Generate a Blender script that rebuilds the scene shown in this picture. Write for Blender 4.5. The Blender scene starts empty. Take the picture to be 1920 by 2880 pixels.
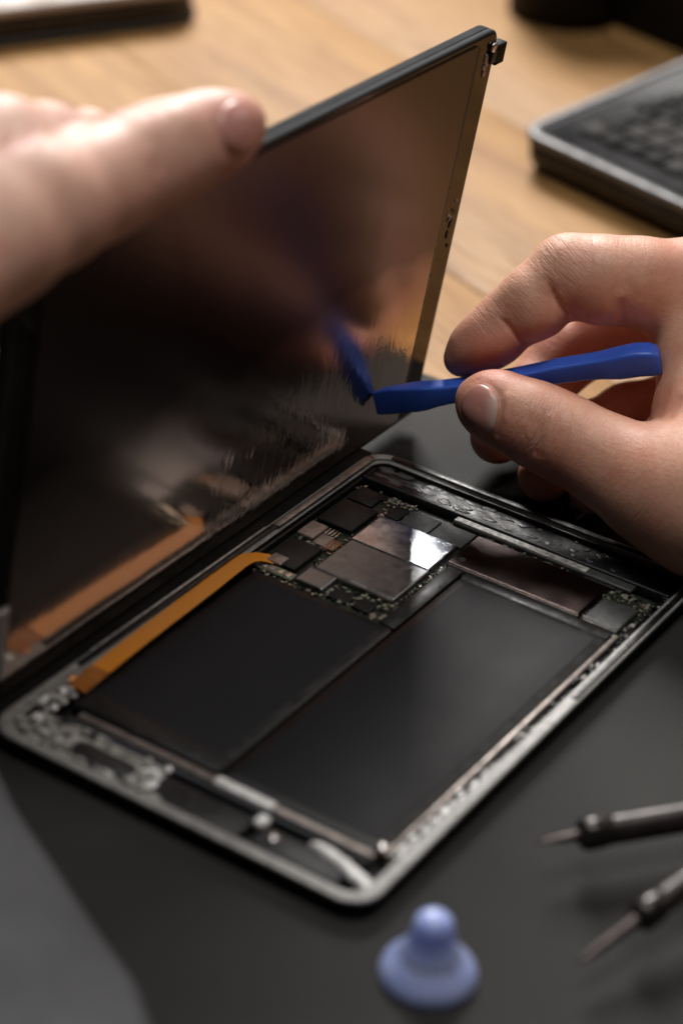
import bpy, bmesh, math, random
import numpy as np
from mathutils import Vector, Matrix
from mathutils.bvhtree import BVHTree

random.seed(7)
rng = np.random.default_rng(7)
scene = bpy.context.scene
COL = scene.collection
MM = 0.001                      # all sizes below are written in millimetres

# ------------------------------------------------------------------ camera
CAM_POS = np.array([357.374, -412.302, 412.718])
CAM_R = np.array([[0.8338708574, 0.5469553513, 0.0741568391],      # right
                  [0.3373441102, -0.3986818480, -0.8527905578],    # down
                  [-0.4368733734, 0.7361335665, -0.5169613407]])   # forward
FPX = 6545.0
cam = bpy.data.cameras.new('camera')
cam_ob = bpy.data.objects.new('camera', cam); COL.objects.link(cam_ob)
mw = Matrix.Identity(4)
for i in range(3):
    mw[i][0] = CAM_R[0][i]; mw[i][1] = -CAM_R[1][i]; mw[i][2] = -CAM_R[2][i]
    mw[i][3] = CAM_POS[i] * MM
cam_ob.matrix_world = mw
cam.sensor_fit = 'VERTICAL'; cam.sensor_height = 36.0
cam.lens = FPX / 2880 * 36.0
cam.clip_start = 0.02; cam.clip_end = 50
cam.dof.use_dof = True
cam.dof.focus_distance = 0.785
cam.dof.aperture_fstop = 5.0
cam.dof.aperture_blades = 9
scene.camera = cam_ob

# ------------------------------------------------------------------ world and lamps
world = bpy.data.worlds.new('World'); scene.world = world
world.use_nodes = True
bg = world.node_tree.nodes['Background']
bg.inputs['Color'].default_value = (1.0, 0.92, 0.85, 1)
bg.inputs['Strength'].default_value = 0.025

def area(name, direction, dist, sx, sy, power, color, target=(60, 130, 20)):
    l = bpy.data.lights.new(name, 'AREA'); l.shape = 'RECTANGLE'
    l.size = sx; l.size_y = sy; l.energy = power; l.color = color
    o = bpy.data.objects.new(name, l); COL.objects.link(o)
    d = Vector(direction).normalized()
    o.location = Vector(target) * MM + d * dist
    o.rotation_euler = d.to_track_quat('Z', 'Y').to_euler()
    return o
area('window_lamp', (-0.472, 0.646, 0.602), 1.7, 0.45, 0.70, 43, (1.0, 0.965, 0.93))
area('warm_room_lamp', (0.36, 0.72, 0.62), 1.9, 0.9, 0.7, 3.9, (1.0, 0.87, 0.78))
area('ceiling_lamp', (0.02, -0.06, 1.0), 1.4, 0.55, 0.55, 10, (1.0, 0.97, 0.94))

scene.view_settings.view_transform = 'Standard'
scene.view_settings.look = 'None'
scene.view_settings.exposure = 0.0
scene.view_settings.gamma = 1.0
scene.view_settings.use_curve_mapping = False
scene.render.engine = 'CYCLES'
scene.cycles.use_denoising = True
scene.cycles.max_bounces = 8
scene.cycles.sample_clamp_indirect = 4.0
scene.cycles.caustics_reflective = False
scene.cycles.caustics_refractive = False

# ------------------------------------------------------------------ helpers
def cam_pt(u, v, d):
    """camera-space point (mm) seen at photo pixel u,v at depth d"""
    return np.array([(u - 960) * d / FPX, (v - 1440) * d / FPX, d])
def to_world(p):
    return np.asarray(p) @ CAM_R + CAM_POS
def on_z(u, v, z):
    d = np.array([(u - 960) / FPX, (v - 1440) / FPX, 1.0]) @ CAM_R
    return CAM_POS + d * ((z - CAM_POS[2]) / d[2])

def link(name, me, mat=None, parent=None, smooth=False):
    o = bpy.data.objects.new(name, me); COL.objects.link(o)
    if mat is not None:
        for m in (mat if isinstance(mat, (list, tuple)) else [mat]): me.materials.append(m)
    if parent is not None: o.parent = parent
    if smooth:
        me.polygons.foreach_set('use_smooth', [True] * len(me.polygons))
    return o
def bm_obj(name, bm, mat=None, parent=None, smooth=False):
    me = bpy.data.meshes.new(name)
    bmesh.ops.recalc_face_normals(bm, faces=bm.faces)
    bm.to_mesh(me); bm.free()
    return link(name, me, mat, parent, smooth)
def pyd_obj(name, verts, faces, mat=None, parent=None, smooth=True):
    me = bpy.data.meshes.new(name)
    me.from_pydata([tuple(v) for v in verts], [], faces); me.update()
    return link(name, me, mat, parent, smooth)
def empty(name, loc=(0, 0, 0)):
    o = bpy.data.objects.new(name, None); COL.objects.link(o)
    o.location = Vector(loc) * MM; o.empty_display_size = 0.01
    return o
def tag(o, label=None, cat=None, group=None, kind=None):
    if label: o['label'] = label
    if cat: o['category'] = cat
    if group: o['group'] = group
    if kind: o['kind'] = kind
    return o
def weighted(o):
    m = o.modifiers.new('wn', 'WEIGHTED_NORMAL'); m.keep_sharp = True
    return o

def add_box(bm, x0, x1, y0, y1, z0, z1, bev=0.0, seg=2, M=None, mi=0):
    vs = [bm.verts.new((x * MM, y * MM, z * MM)) for x in (x0, x1) for y in (y0, y1) for z in (z0, z1)]
    idx = [(0, 1, 3, 2), (4, 6, 7, 5), (0, 4, 5, 1), (2, 3, 7, 6), (0, 2, 6, 4), (1, 5, 7, 3)]
    fs = [bm.faces.new([vs[i] for i in f]) for f in idx]
    for f in fs: f.material_index = mi
    if bev > 0:
        es = list({e for f in fs for e in f.edges})
        r = bmesh.ops.bevel(bm, geom=es, offset=bev * MM, segments=seg, affect='EDGES', profile=0.5)
        vs = list({v for f in r['faces'] for v in f.verts} | {v for v in vs if v.is_valid})
    if M is not None:
        bmesh.ops.transform(bm, matrix=M, verts=[v for v in vs if v.is_valid])
    return vs
def box(name, x0, x1, y0, y1, z0, z1, mat, parent=None, bev=0.25, seg=2, M=None):
    bm = bmesh.new(); add_box(bm, x0, x1, y0, y1, z0, z1, bev, seg, M)
    return bm_obj(name, bm, mat, parent, smooth=bev > 0)

def rrect(x0, x1, y0, y1, r, n=10):
    pts = []
    for cx, cy, a0 in ((x1 - r, y1 - r, 0), (x0 + r, y1 - r, 90), (x0 + r, y0 + r, 180), (x1 - r, y0 + r, 270)):
        for i in range(n + 1):
            a = math.radians(a0 + 90 * i / n)
            pts.append((cx + r * math.cos(a), cy + r * math.sin(a)))
    return pts
def loft(name, loops, mat, parent=None, cap0=True, cap1=True, smooth=True, mats_per=None):
    """loops: list of equally long lists of 3D mm points"""
    n = len(loops[0]); verts = [Vector(p) * MM for l in loops for p in l]; faces = []; mi = []
    for k in range(len(loops) - 1):
        for i in range(n):
            j = (i + 1) % n
            faces.append((k * n + i, k * n + j, (k + 1) * n + j, (k + 1) * n + i))
            mi.append(mats_per[k] if mats_per else 0)
    if cap0: faces.append(tuple(reversed(range(n)))); mi.append(mats_per[0] if mats_per else 0)
    if cap1: faces.append(tuple((len(loops) - 1) * n + i for i in range(n))); mi.append(mats_per[-1] if mats_per else 0)
    me = bpy.data.meshes.new(name); me.from_pydata(verts, [], faces); me.update()
    me.polygons.foreach_set('material_index', mi)
    return link(name, me, mat, parent, smooth)
def sharp_edges(o, deg=35):
    me = o.data
    bm = bmesh.new(); bm.from_mesh(me)
    for e in bm.edges:
        e.smooth = not (len(e.link_faces) == 2 and e.calc_face_angle(0) > math.radians(deg))
    bm.to_mesh(me); bm.free()
    return o
def lathe(name, prof, mat, parent=None, n=40, M=None, smooth=True):
    """prof: (radius, height) mm around z"""
    loops = []
    for r, h in prof:
        loops.append([(max(r, 1e-3) * math.cos(2 * math.pi * i / n), max(r, 1e-3) * math.sin(2 * math.pi * i / n), h) for i in range(n)])
    o = loft(name, loops, mat, parent, smooth=smooth)
    if M is not None: o.data.transform(M)
    return o

# ------------------------------------------------------------------ materials
class NT:
    def __init__(s, name):
        s.m = bpy.data.materials.new(name); s.m.use_nodes = True
        s.t = s.m.node_tree; s.b = s.t.nodes['Principled BSDF']
    def n(s, typ, **kw):
        nd = s.t.nodes.new(typ)
        for k, v in kw.items():
            if k in nd.inputs: nd.inputs[k].default_value = v
            else: setattr(nd, k, v)
        return nd
    def l(s, a, b): s.t.links.new(a, b)
    def coords(s, scale=(1, 1, 1), rot=(0, 0, 0), space='Object'):
        tc = s.n('ShaderNodeTexCoord'); mp = s.n('ShaderNodeMapping')
        mp.inputs['Scale'].default_value = scale; mp.inputs['Rotation'].default_value = rot
        s.l(tc.outputs[space], mp.inputs['Vector']); return mp.outputs['Vector']
    def noise(s, vec, scale, detail=4, rough=0.55, dist=0.0):
        nd = s.n('ShaderNodeTexNoise'); nd.inputs['Scale'].default_value = scale
        nd.inputs['Detail'].default_value = detail; nd.inputs['Roughness'].default_value = rough
        nd.inputs['Distortion'].default_value = dist
        s.l(vec, nd.inputs['Vector']); return nd.outputs['Fac']
    def ramp(s, fac, stops):
        r = s.n('ShaderNodeValToRGB'); e = r.color_ramp.elements
        while len(e) < len(stops): e.new(0.5)
        for k, (p, c) in enumerate(stops):
            e[k].position = p; e[k].color = c if len(c) == 4 else (*c, 1)
        s.l(fac, r.inputs['Fac']); return r.outputs['Color']
    def bump(s, height, strength, dist=0.001, prev=None):
        b = s.n('ShaderNodeBump'); b.inputs['Strength'].default_value = strength
        b.inputs['Distance'].default_value = dist
        s.l(height, b.inputs['Height'])
        if prev is not None: s.l(prev, b.inputs['Normal'])
        return b.outputs['Normal']
    def mix(s, fac, a, b, mode='MIX'):
        m = s.n('ShaderNodeMix'); m.data_type = 'RGBA'; m.blend_type = mode
        for sock, val in ((m.inputs[0], fac), (m.inputs[6], a), (m.inputs[7], b)):
            if isinstance(val, (int, float)): sock.default_value = val
            elif isinstance(val, tuple): sock.default_value = val if len(val) == 4 else (*val, 1)
            else: s.l(val, sock)
        return m.outputs[2]
    def set(s, **kw):
        for k, v in kw.items():
            k = k.replace('_', ' ')
            key = next(i.name for i in s.b.inputs if i.name.lower() == k.lower())
            sock = s.b.inputs[key]
            if hasattr(v, 'is_output'): s.l(v, sock)
            else: sock.default_value = (*v, 1) if isinstance(v, tuple) and len(v) == 3 and sock.type == 'RGBA' else v
        return s

def basic(name, col, rough=0.5, metal=0.0, var=0.25, nscale=300, bump=0.1, bscale=1500, rvar=0.12, ior=1.5, spec=0.5):
    t = NT(name); v = t.coords()
    nz = t.noise(v, nscale, 5)
    lo = tuple(c * (1 - var) for c in col); hi = tuple(min(1, c * (1 + var)) for c in col)
    c = t.ramp(nz, [(0.3, lo), (0.7, hi)])
    r = t.ramp(t.noise(v, nscale * 1.7, 4), [(0.3, (rough - rvar,) * 3), (0.7, (rough + rvar,) * 3)])
    t.set(base_color=c, roughness=r, metallic=metal, ior=ior, specular_ior_level=spec)
    if bump > 0: t.set(normal=t.bump(t.noise(v, bscale, 3), bump, 0.0004))
    return t.m

M = {}
M['alu'] = basic('brushed_aluminium', (0.29, 0.285, 0.275), 0.54, 0.3, 0.25, 330, 0.1, 3000)
M['alu_dark'] = basic('grey_anodised_metal', (0.016, 0.017, 0.021), 0.8, 0.0, 0.10, 60, 0.0, 3000, 0.04, spec=0.1)
M['alu_lip'] = basic('pale_metal_lip', (0.050, 0.052, 0.057), 0.75, 0.0, 0.10, 60, 0.0, 3000, 0.04, spec=0.15)
M['edge_bright'] = basic('bright_scuffed_edge', (0.46, 0.45, 0.455), 0.36, 0.6, 0.35, 420, 0.2, 1500)
M['cavity'] = basic('black_cavity_floor', (0.007, 0.007, 0.007), 0.5, 0.0, 0.5, 250, 0.5, 600, spec=0.25)
M['black_plastic'] = basic('black_plastic', (0.012, 0.012, 0.013), 0.45, 0.0, 0.4, 300, 0.2, 1200)
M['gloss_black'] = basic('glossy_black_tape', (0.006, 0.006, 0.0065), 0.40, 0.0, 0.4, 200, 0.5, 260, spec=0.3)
M['chip'] = basic('black_chip_resin', (0.007, 0.0075, 0.008), 0.45, 0.0, 0.4, 400, 0.15, 2500, spec=0.3)
M['grey_tape'] = basic('grey_conductive_tape', (0.045, 0.047, 0.045), 0.5, 0.2, 0.35, 160, 0.4, 500)
M['grey_film'] = basic('grey_film', (0.050, 0.049, 0.051), 0.45, 0.0, 0.3, 160, 0.3, 500)
M['pcb'] = basic('dark_green_board', (0.012, 0.016, 0.011), 0.42, 0.0, 0.7, 420, 0.6, 900)
M['pcb_edge'] = basic('pale_green_board_edge', (0.20, 0.22, 0.15), 0.5, 0.0, 0.4, 500, 0.4, 1500)
M['solder'] = basic('bright_solder', (0.62, 0.58, 0.52), 0.28, 1.0, 0.2, 600, 0.5, 1200)
M['tan'] = basic('tan_connector', (0.30, 0.235, 0.20), 0.42, 0.35, 0.3, 420, 0.3, 900)
M['copper'] = basic('copper_pad', (0.55, 0.27, 0.14), 0.35, 0.9, 0.3, 500, 0.2, 1200)
M['residue'] = basic('grey_adhesive_residue', (0.33, 0.32, 0.30), 0.42, 0.15, 0.6, 420, 0.9, 700)
M['residue_white'] = basic('white_adhesive_residue', (0.86, 0.84, 0.81), 0.38, 0.1, 0.25, 300, 0.7, 500)
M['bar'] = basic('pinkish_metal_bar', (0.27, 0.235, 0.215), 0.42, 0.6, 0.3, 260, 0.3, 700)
M['screw'] = basic('screw_steel', (0.55, 0.52, 0.5), 0.28, 1.0, 0.15, 500, 0.1, 1500)

def m_shield(name, col, rough, wav=0.5):
    t = NT(name); v = t.coords()
    scr = t.n('ShaderNodeTexVoronoi'); scr.feature = 'DISTANCE_TO_EDGE'; scr.inputs['Scale'].default_value = 260
    wv = t.n('ShaderNodeTexNoise'); wv.inputs['Scale'].default_value = 160; wv.inputs['Detail'].default_value = 3
    t.l(v, wv.inputs['Vector'])
    add = t.n('ShaderNodeVectorMath', operation='MULTIPLY_ADD'); add.inputs[1].default_value = (0.012,) * 3
    t.l(wv.outputs['Color'], add.inputs[0]); t.l(v, add.inputs[2]); t.l(add.outputs[0], scr.inputs['Vector'])
    smudge = t.noise(v, 120, 6, 0.7, 1.5)
    scratch = t.ramp(scr.outputs['Distance'], [(0.0, (1, 1, 1)), (0.035, (0, 0, 0))])
    gate = t.ramp(t.noise(v, 90, 3), [(0.5, (0, 0, 0)), (0.65, (1, 1, 1))])
    sc = t.mix(1.0, scratch, gate, 'MULTIPLY')
    c = t.ramp(smudge, [(0.32, tuple(x * 0.72 for x in col)), (0.68, tuple(min(1, x * 1.18) for x in col))])
    c = t.mix(sc, c, tuple(min(1, x * 1.5) for x in col))
    r = t.ramp(smudge, [(0.3, (rough * 0.75,) * 3), (0.7, (rough * 1.4,) * 3)])
    b1 = t.bump(t.noise(v, 55, 2), wav, 0.0006)
    b2 = t.bump(sc, 0.15, 0.0002, b1)
    t.set(base_color=c, roughness=r, metallic=1.0, normal=b2)
    return t.m
M['shield'] = m_shield('nickel_shield', (0.265, 0.27, 0.28), 0.34, 0.25)
M['shield_shiny'] = m_shield('polished_shield', (0.52, 0.55, 0.60), 0.17, 0.35)
M['shield_dark'] = basic('shield_dark_reflection', (0.105, 0.078, 0.074), 0.22, 1.0, 0.10, 90, 0.04, 400, 0.03)  # same metal as the other lids; the hand's dark reflection is put into the colour

def m_battery():
    t = NT('matte_black_battery_pouch'); v = t.coords()
    c = t.ramp(t.noise(v, 40, 4), [(0.3, (0.0085, 0.0086, 0.0102)), (0.7, (0.0112, 0.0112, 0.0130))])
    r = t.ramp(t.noise(v, 70, 5), [(0.3, (0.60,) * 3), (0.7, (0.63,) * 3)])
    b = t.bump(t.noise(v, 22, 2), 0.02, 0.0006)
    b = t.bump(t.noise(v, 2600, 2), 0.12, 0.0002, b)
    t.set(base_color=c, roughness=r, normal=b, specular_ior_level=0.22)
    return t.m
M['battery'] = m_battery()
M['battery_edge'] = basic('battery_wrap_edge', (0.008, 0.008, 0.0085), 0.40, 0.0, 0.3, 100, 0.15, 600)

def m_ribbon():
    t = NT('amber_polyimide_ribbon'); v = t.coords()
    lines = t.n('ShaderNodeTexWave'); lines.wave_type = 'BANDS'; lines.bands_direction = 'X'
    lines.inputs['Scale'].default_value = 260; lines.inputs['Distortion'].default_value = 0.1
    t.l(v, lines.inputs['Vector'])
    c = t.mix(t.noise(v, 60, 3), (0.74, 0.235, 0.008), (0.80, 0.30, 0.014))
    c = t.mix(t.ramp(lines.outputs['Fac'], [(0.4, (0, 0, 0)), (0.6, (0.25, 0.25, 0.25))]), c, (0.62, 0.19, 0.008))
    t.set(base_color=c, roughness=0.36, normal=t.bump(lines.outputs['Fac'], 0.08, 0.0001), coat_weight=0.3, coat_roughness=0.15)
    return t.m
M['ribbon'] = m_ribbon()
M['ribbon_dark'] = basic('brown_ribbon_stiffener', (0.34, 0.11, 0.012), 0.35, 0.0, 0.2, 200, 0.1, 900)

def m_mirror():
    """dark display back; stronger reflections low down are put into its colour"""
    t = NT('dark_reflective_display_backing'); v = t.coords()
    st = t.coords(scale=(1, 0.45, 1))
    b = t.bump(t.noise(st, 22, 2, 0.5, 0.8), 0.22, 0.0011)
    sep = t.n('ShaderNodeSeparateXYZ'); t.l(v, sep.inputs[0])
    creased = t.ramp(sep.outputs['X'], [(0.115, (1, 1, 1)), (0.15, (0.12, 0.12, 0.12))])
    folds = t.noise(t.coords(scale=(1.7, 0.55, 1), rot=(0, 0, 0.5)), 62, 4, 0.6, 1.8)
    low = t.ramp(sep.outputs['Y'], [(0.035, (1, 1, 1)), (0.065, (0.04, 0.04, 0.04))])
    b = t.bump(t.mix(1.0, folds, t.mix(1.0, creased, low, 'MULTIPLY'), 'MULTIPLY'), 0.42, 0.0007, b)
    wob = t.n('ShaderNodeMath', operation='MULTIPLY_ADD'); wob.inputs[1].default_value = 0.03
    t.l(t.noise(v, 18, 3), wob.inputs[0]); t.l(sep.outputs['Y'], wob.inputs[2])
    reflection_grade = t.ramp(wob.outputs[0], [(0.050, (0.74, 0.61, 0.53)), (0.090, (0.070, 0.053, 0.047))])
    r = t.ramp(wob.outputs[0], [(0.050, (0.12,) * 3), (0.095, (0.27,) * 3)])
    t.set(base_color=reflection_grade, roughness=r, normal=b, metallic=1.0)
    return t.m
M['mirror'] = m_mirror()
def m_glass():
    t = NT('black_bezel_glass'); v = t.coords()
    r = t.ramp(t.noise(v, 90, 5), [(0.35, (0.04,) * 3), (0.75, (0.22,) * 3)])
    t.set(base_color=(0.004, 0.0035, 0.003), roughness=r, normal=t.bump(t.noise(v, 70, 3), 0.12, 0.0004), ior=1.40, specular_tint=(1.0, 0.60, 0.30))
    return t.m
M['bezel'] = m_glass()

def m_skin(name='skin', base=((0.55, 0.275, 0.18), (0.70, 0.395, 0.275)), red=(0.48, 0.135, 0.095), rough=0.50, sss=0.20):
    t = NT(name); v = t.coords()
    mott = t.noise(v, 55, 6, 0.65)
    c = t.ramp(mott, [(0.3, base[0]), (0.7, base[1])])
    at = t.n('ShaderNodeAttribute', attribute_name='red')
    c = t.mix(t.ramp(at.outputs['Fac'], [(0, (0, 0, 0)), (1, (0.8, 0.8, 0.8))]), c, red)
    c = t.mix(t.ramp(t.noise(v, 420, 3), [(0.45, (0, 0, 0)), (0.8, (0.22, 0.22, 0.22))]), c, tuple(x * 0.7 for x in base[0]))
    c = t.mix(t.ramp(t.noise(v, 130, 5, 0.7), [(0.48, (0, 0, 0)), (0.72, (0.38, 0.38, 0.38))]), c, tuple(x * y for x, y in zip(red, (1.15, 1.25, 1.2))))
    vo = t.n('ShaderNodeTexVoronoi'); vo.feature = 'DISTANCE_TO_EDGE'; vo.inputs['Scale'].default_value = 900
    t.l(v, vo.inputs['Vector'])
    vo2 = t.n('ShaderNodeTexVoronoi'); vo2.feature = 'DISTANCE_TO_EDGE'; vo2.inputs['Scale'].default_value = 420
    t.l(v, vo2.inputs['Vector'])
    wr = t.coords(scale=(0.35, 1.0, 1.0), rot=(0.3, 0.2, 0.5))
    b = t.bump(t.noise(wr, 620, 6, 0.7), 0.32, 0.0005)
    b = t.bump(vo2.outputs['Distance'], 0.16, 0.0004, b)
    b = t.bump(vo.outputs['Distance'], 0.26, 0.0003, b)
    wc = t.n('ShaderNodeAttribute', attribute_name='wrinkle_along'); wsd = t.n('ShaderNodeAttribute', attribute_name='wrinkle_side')
    wm = t.n('ShaderNodeAttribute', attribute_name='wrinkle')
    cx = t.n('ShaderNodeCombineXYZ'); t.l(wc.outputs['Fac'], cx.inputs[0]); t.l(wsd.outputs['Fac'], cx.inputs[1])
    ln = t.ramp(t.noise(cx.outputs[0], 1.0, 3, 0.6, 0.3), [(0.40, (0, 0, 0)), (0.52, (1, 1, 1))])
    hm = t.mix(wm.outputs['Fac'], (1, 1, 1), ln)
    b = t.bump(hm, 0.38, 0.0005, b)
    r = t.ramp(t.noise(v, 200, 4), [(0.3, (rough - 0.07,) * 3), (0.7, (rough + 0.09,) * 3)])
    t.set(base_color=c, roughness=r, normal=b, subsurface_weight=sss, subsurface_radius=(1.0, 0.36, 0.2),
          subsurface_scale=0.0032, specular_ior_level=0.45)
    return t.m
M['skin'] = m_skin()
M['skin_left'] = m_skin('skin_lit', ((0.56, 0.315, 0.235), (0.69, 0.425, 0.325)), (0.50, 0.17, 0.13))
def m_nail():
    t = NT('fingernail'); v = t.coords()
    at = t.n('ShaderNodeAttribute', attribute_name='pale')
    c = t.mix(t.noise(v, 180, 3), (0.46, 0.20, 0.165), (0.55, 0.27, 0.225))
    c = t.mix(at.outputs['Fac'], c, (0.62, 0.46, 0.40))
    t.set(base_color=c, roughness=0.30, subsurface_weight=0.2, subsurface_radius=(1, .4, .25), subsurface_scale=0.002,
          normal=t.bump(t.noise(t.coords(scale=(1, 6, 1)), 220, 2), 0.12, 0.0003))
    return t.m
M['nail'] = m_nail()
M['nail_rim'] = basic('nail_free_edge', (0.62, 0.47, 0.36), 0.4, 0.0, 0.1, 300, 0.1)

def m_blue(name, col, rough, bumpy, trans=0.0):
    t = NT(name); v = t.coords()
    c = t.ramp(t.noise(v, 110, 4), [(0.3, tuple(x * 0.85 for x in col)), (0.7, tuple(x * 1.1 for x in col))])
    b = t.bump(t.noise(v, 90, 3), bumpy, 0.0008)
    b = t.bump(t.noise(t.coords(scale=(1, 1, 4)), 900, 3), 0.12, 0.0002, b)
    r = t.ramp(t.noise(v, 160, 5), [(0.3, (rough - 0.07,) * 3), (0.7, (rough + 0.1,) * 3)])
    t.set(base_color=c, roughness=r, normal=b, subsurface_weight=0.25, subsurface_radius=(0.3, 0.5, 1.0), subsurface_scale=0.001)
    return t.m
M['blue'] = m_blue('blue_nylon', (0.034, 0.112, 0.56), 0.38, 0.25)
def m_cup():
    t = NT('translucent_blue_silicone'); v = t.coords()
    c = t.ramp(t.noise(v, 90, 3), [(0.3, (0.34, 0.43, 0.80)), (0.7, (0.46, 0.52, 0.86))])
    t.set(base_color=c, roughness=0.30, subsurface_weight=0.9, subsurface_radius=(0.6, 0.8, 1.0), subsurface_scale=0.006,
          normal=t.bump(t.noise(v, 300, 3), 0.1, 0.0004))
    return t.m
M['cup'] = m_cup()

def m_mat():
    t = NT('dark_grey_rubber_mat'); v = t.coords()
    c = t.ramp(t.noise(v, 14, 5), [(0.3, (0.019, 0.0182, 0.0176)), (0.7, (0.027, 0.026, 0.025))])
    fine = t.noise(v, 1300, 4, 0.7)
    c = t.mix(t.ramp(fine, [(0.5, (0, 0, 0)), (0.75, (0.5, 0.5, 0.5))]), c, (0.040, 0.0385, 0.037))
    dust = t.ramp(t.noise(v, 700, 2), [(0.72, (0, 0, 0)), (0.78, (0.5, 0.5, 0.5))])
    c = t.mix(dust, c, (0.12, 0.115, 0.11))
    b = t.bump(t.noise(v, 900, 5, 0.7), 0.55, 0.0006)
    t.set(base_color=c, roughness=0.72, normal=b, specular_ior_level=0.22)
    return t.m
M['mat'] = m_mat()
def m_wood(seed, tone):
    t = NT('golden_oak_plank'); v = t.coords(scale=(1, 9, 9))
    off = t.n('ShaderNodeVectorMath', operation='ADD'); off.inputs[1].default_value = (seed * 3.1, seed * 1.7, seed)
    t.l(v, off.inputs[0])
    g = t.noise(off.outputs[0], 4.5, 8, 0.62, 1.2)
    f = t.noise(off.outputs[0], 26, 6, 0.7, 0.4)
    A = tuple(x * tone for x in (0.205, 0.100, 0.032)); B = tuple(x * tone for x in (0.385, 0.215, 0.076))
    c = t.ramp(g, [(0.28, A), (0.5, tuple((a + b) / 2 * 1.05 for a, b in zip(A, B))), (0.72, B)])
    c = t.mix(t.ramp(f, [(0.5, (0, 0, 0)), (0.72, (0.6, 0.6, 0.6))]), c, tuple(x * 0.6 for x in A))
    r = t.ramp(f, [(0.3, (0.55,) * 3), (0.7, (0.68,) * 3)])
    t.set(base_color=c, roughness=r, specular_ior_level=0.3, normal=t.bump(f, 0.25, 0.0006))
    return t.m
M['handle'] = basic('dark_brown_handle', (0.028, 0.020, 0.019), 0.36, 0.2, 0.3, 200, 0.1, 900)
M['steel'] = basic('dark_tool_steel', (0.075, 0.058, 0.056), 0.40, 0.7, 0.2, 300, 0.15, 900)
M['collar'] = basic('blackened_collar', (0.03, 0.026, 0.025), 0.30, 0.6, 0.2, 300, 0.1, 900)
M['key'] = basic('grey_keycap', (0.038, 0.036, 0.035), 0.7, 0.0, 0.4, 60, 0.1, 900, spec=0.1)
M['key_dark'] = basic('black_keycap', (0.009, 0.009, 0.009), 0.7, 0.0, 0.3, 60, 0.1, 900, spec=0.1)
M['deck'] = basic('dark_grey_deck', (0.020, 0.020, 0.022), 0.5, 0.1, 0.3, 60, 0.1, 900)
M['lap_side'] = basic('brown_black_side', (0.010, 0.008, 0.006), 0.5, 0.0, 0.3, 60, 0.1, 900)
M['lap_rim'] = basic('light_metal_rim', (0.115, 0.113, 0.115), 0.5, 0.4, 0.15, 60, 0.05, 900)
M['taupe'] = basic('taupe_cover', (0.36, 0.30, 0.265), 0.55, 0.0, 0.15, 25, 0.2, 900)
M['dark_edge'] = basic('dark_brown_edge', (0.022, 0.015, 0.010), 0.55, 0.0, 0.2, 60, 0.1, 900)
M['black_matte'] = basic('matte_black_case', (0.005, 0.0045, 0.004), 0.65, 0.0, 0.3, 60, 0.2, 900, spec=0.15)
M['cloth'] = basic('grey_microfibre', (0.125, 0.128, 0.136), 0.85, 0.0, 0.08, 60, 0.2, 2600)

# ------------------------------------------------------------------ table and mat
table = tag(empty('wooden_table', (0, 300, -3)), kind='structure')
ang = math.radians(-23)
wid = 128.0
for k in range(-9, 10):
    t = box('plank', -1300, 1300, -wid / 2 + 0.2, wid / 2 - 0.2, -25, 0, m_wood(k + 11, [1.0, 0.93, 1.06, 0.97, 1.03][k % 5]), table, 0.35, 2)
    t.location = Vector((-math.sin(ang) * k * wid, math.cos(ang) * k * wid, 0)) * MM + Vector((-0.19 * (k % 3), 0.05, 0)) * 0
    t.location += Vector((-40, 130, 0)) * MM
    t.rotation_euler = (0, 0, ang)
mat_pts = rrect(-330, 420, -420, 282, 16, 8)
work_mat = loft('work_mat', [[(x, y, z) for x, y in rrect(-330 + i, 420 - i, -420 + i, 282 - i, 16, 8)] for i, z in ((0.6, -2.95), (0, -2.4), (0, -0.6), (0.6, 0.0))], M['mat'], smooth=False)
tag(work_mat, 'dark grey fine-grained rubber work mat under the opened tablet', 'mat')

# ------------------------------------------------------------------ tablet base
W, L, T = 130.0, 210.0, 7.0
base = tag(empty('disassembled_tablet', (W / 2, L / 2, 0)), 'opened tablet body lying on the mat with batteries and circuit board exposed', 'tablet')
def in_base(o):
    """geometry is written in tablet millimetres; keep it there under its parent"""
    return o
BASE_INV = Matrix.Translation(Vector((-W / 2, -L / 2, 0)) * MM)
def B(o):
    if o.parent is base: o.matrix_parent_inverse = BASE_INV
    return o
loops = []
for ins, z, r in ((10, 0.0, 3), (4.5, 0.3, 5), (1.8, 1.2, 7.5), (0.4, 2.8, 9), (0.0, 4.4, 9.5), (0.0, 6.2, 9.5), (0.25, 6.85, 9.3), (0.7, 7.0, 9.0),
                  (2.6, 7.0, 7.4), (2.9, 6.8, 7.2), (3.0, 6.0, 7.0), (4.6, 5.9, 5.6), (4.8, 5.6, 5.4), (4.9, 1.6, 5.3)):
    loops.append([(x, y, z) for x, y in rrect(ins, W - ins, ins, L - ins, r, 10)])
housing = loft('housing', loops, [M['alu'], M['cavity'], M['black_matte']], base, mats_per=[2] * 5 + [0] * 6 + [1] * 2)  # outer wall below the rim coloured black to deepen its shade
housing.data.polygons[-1].material_index = 1
sharp_edges(housing, 40); B(housing)

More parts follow.
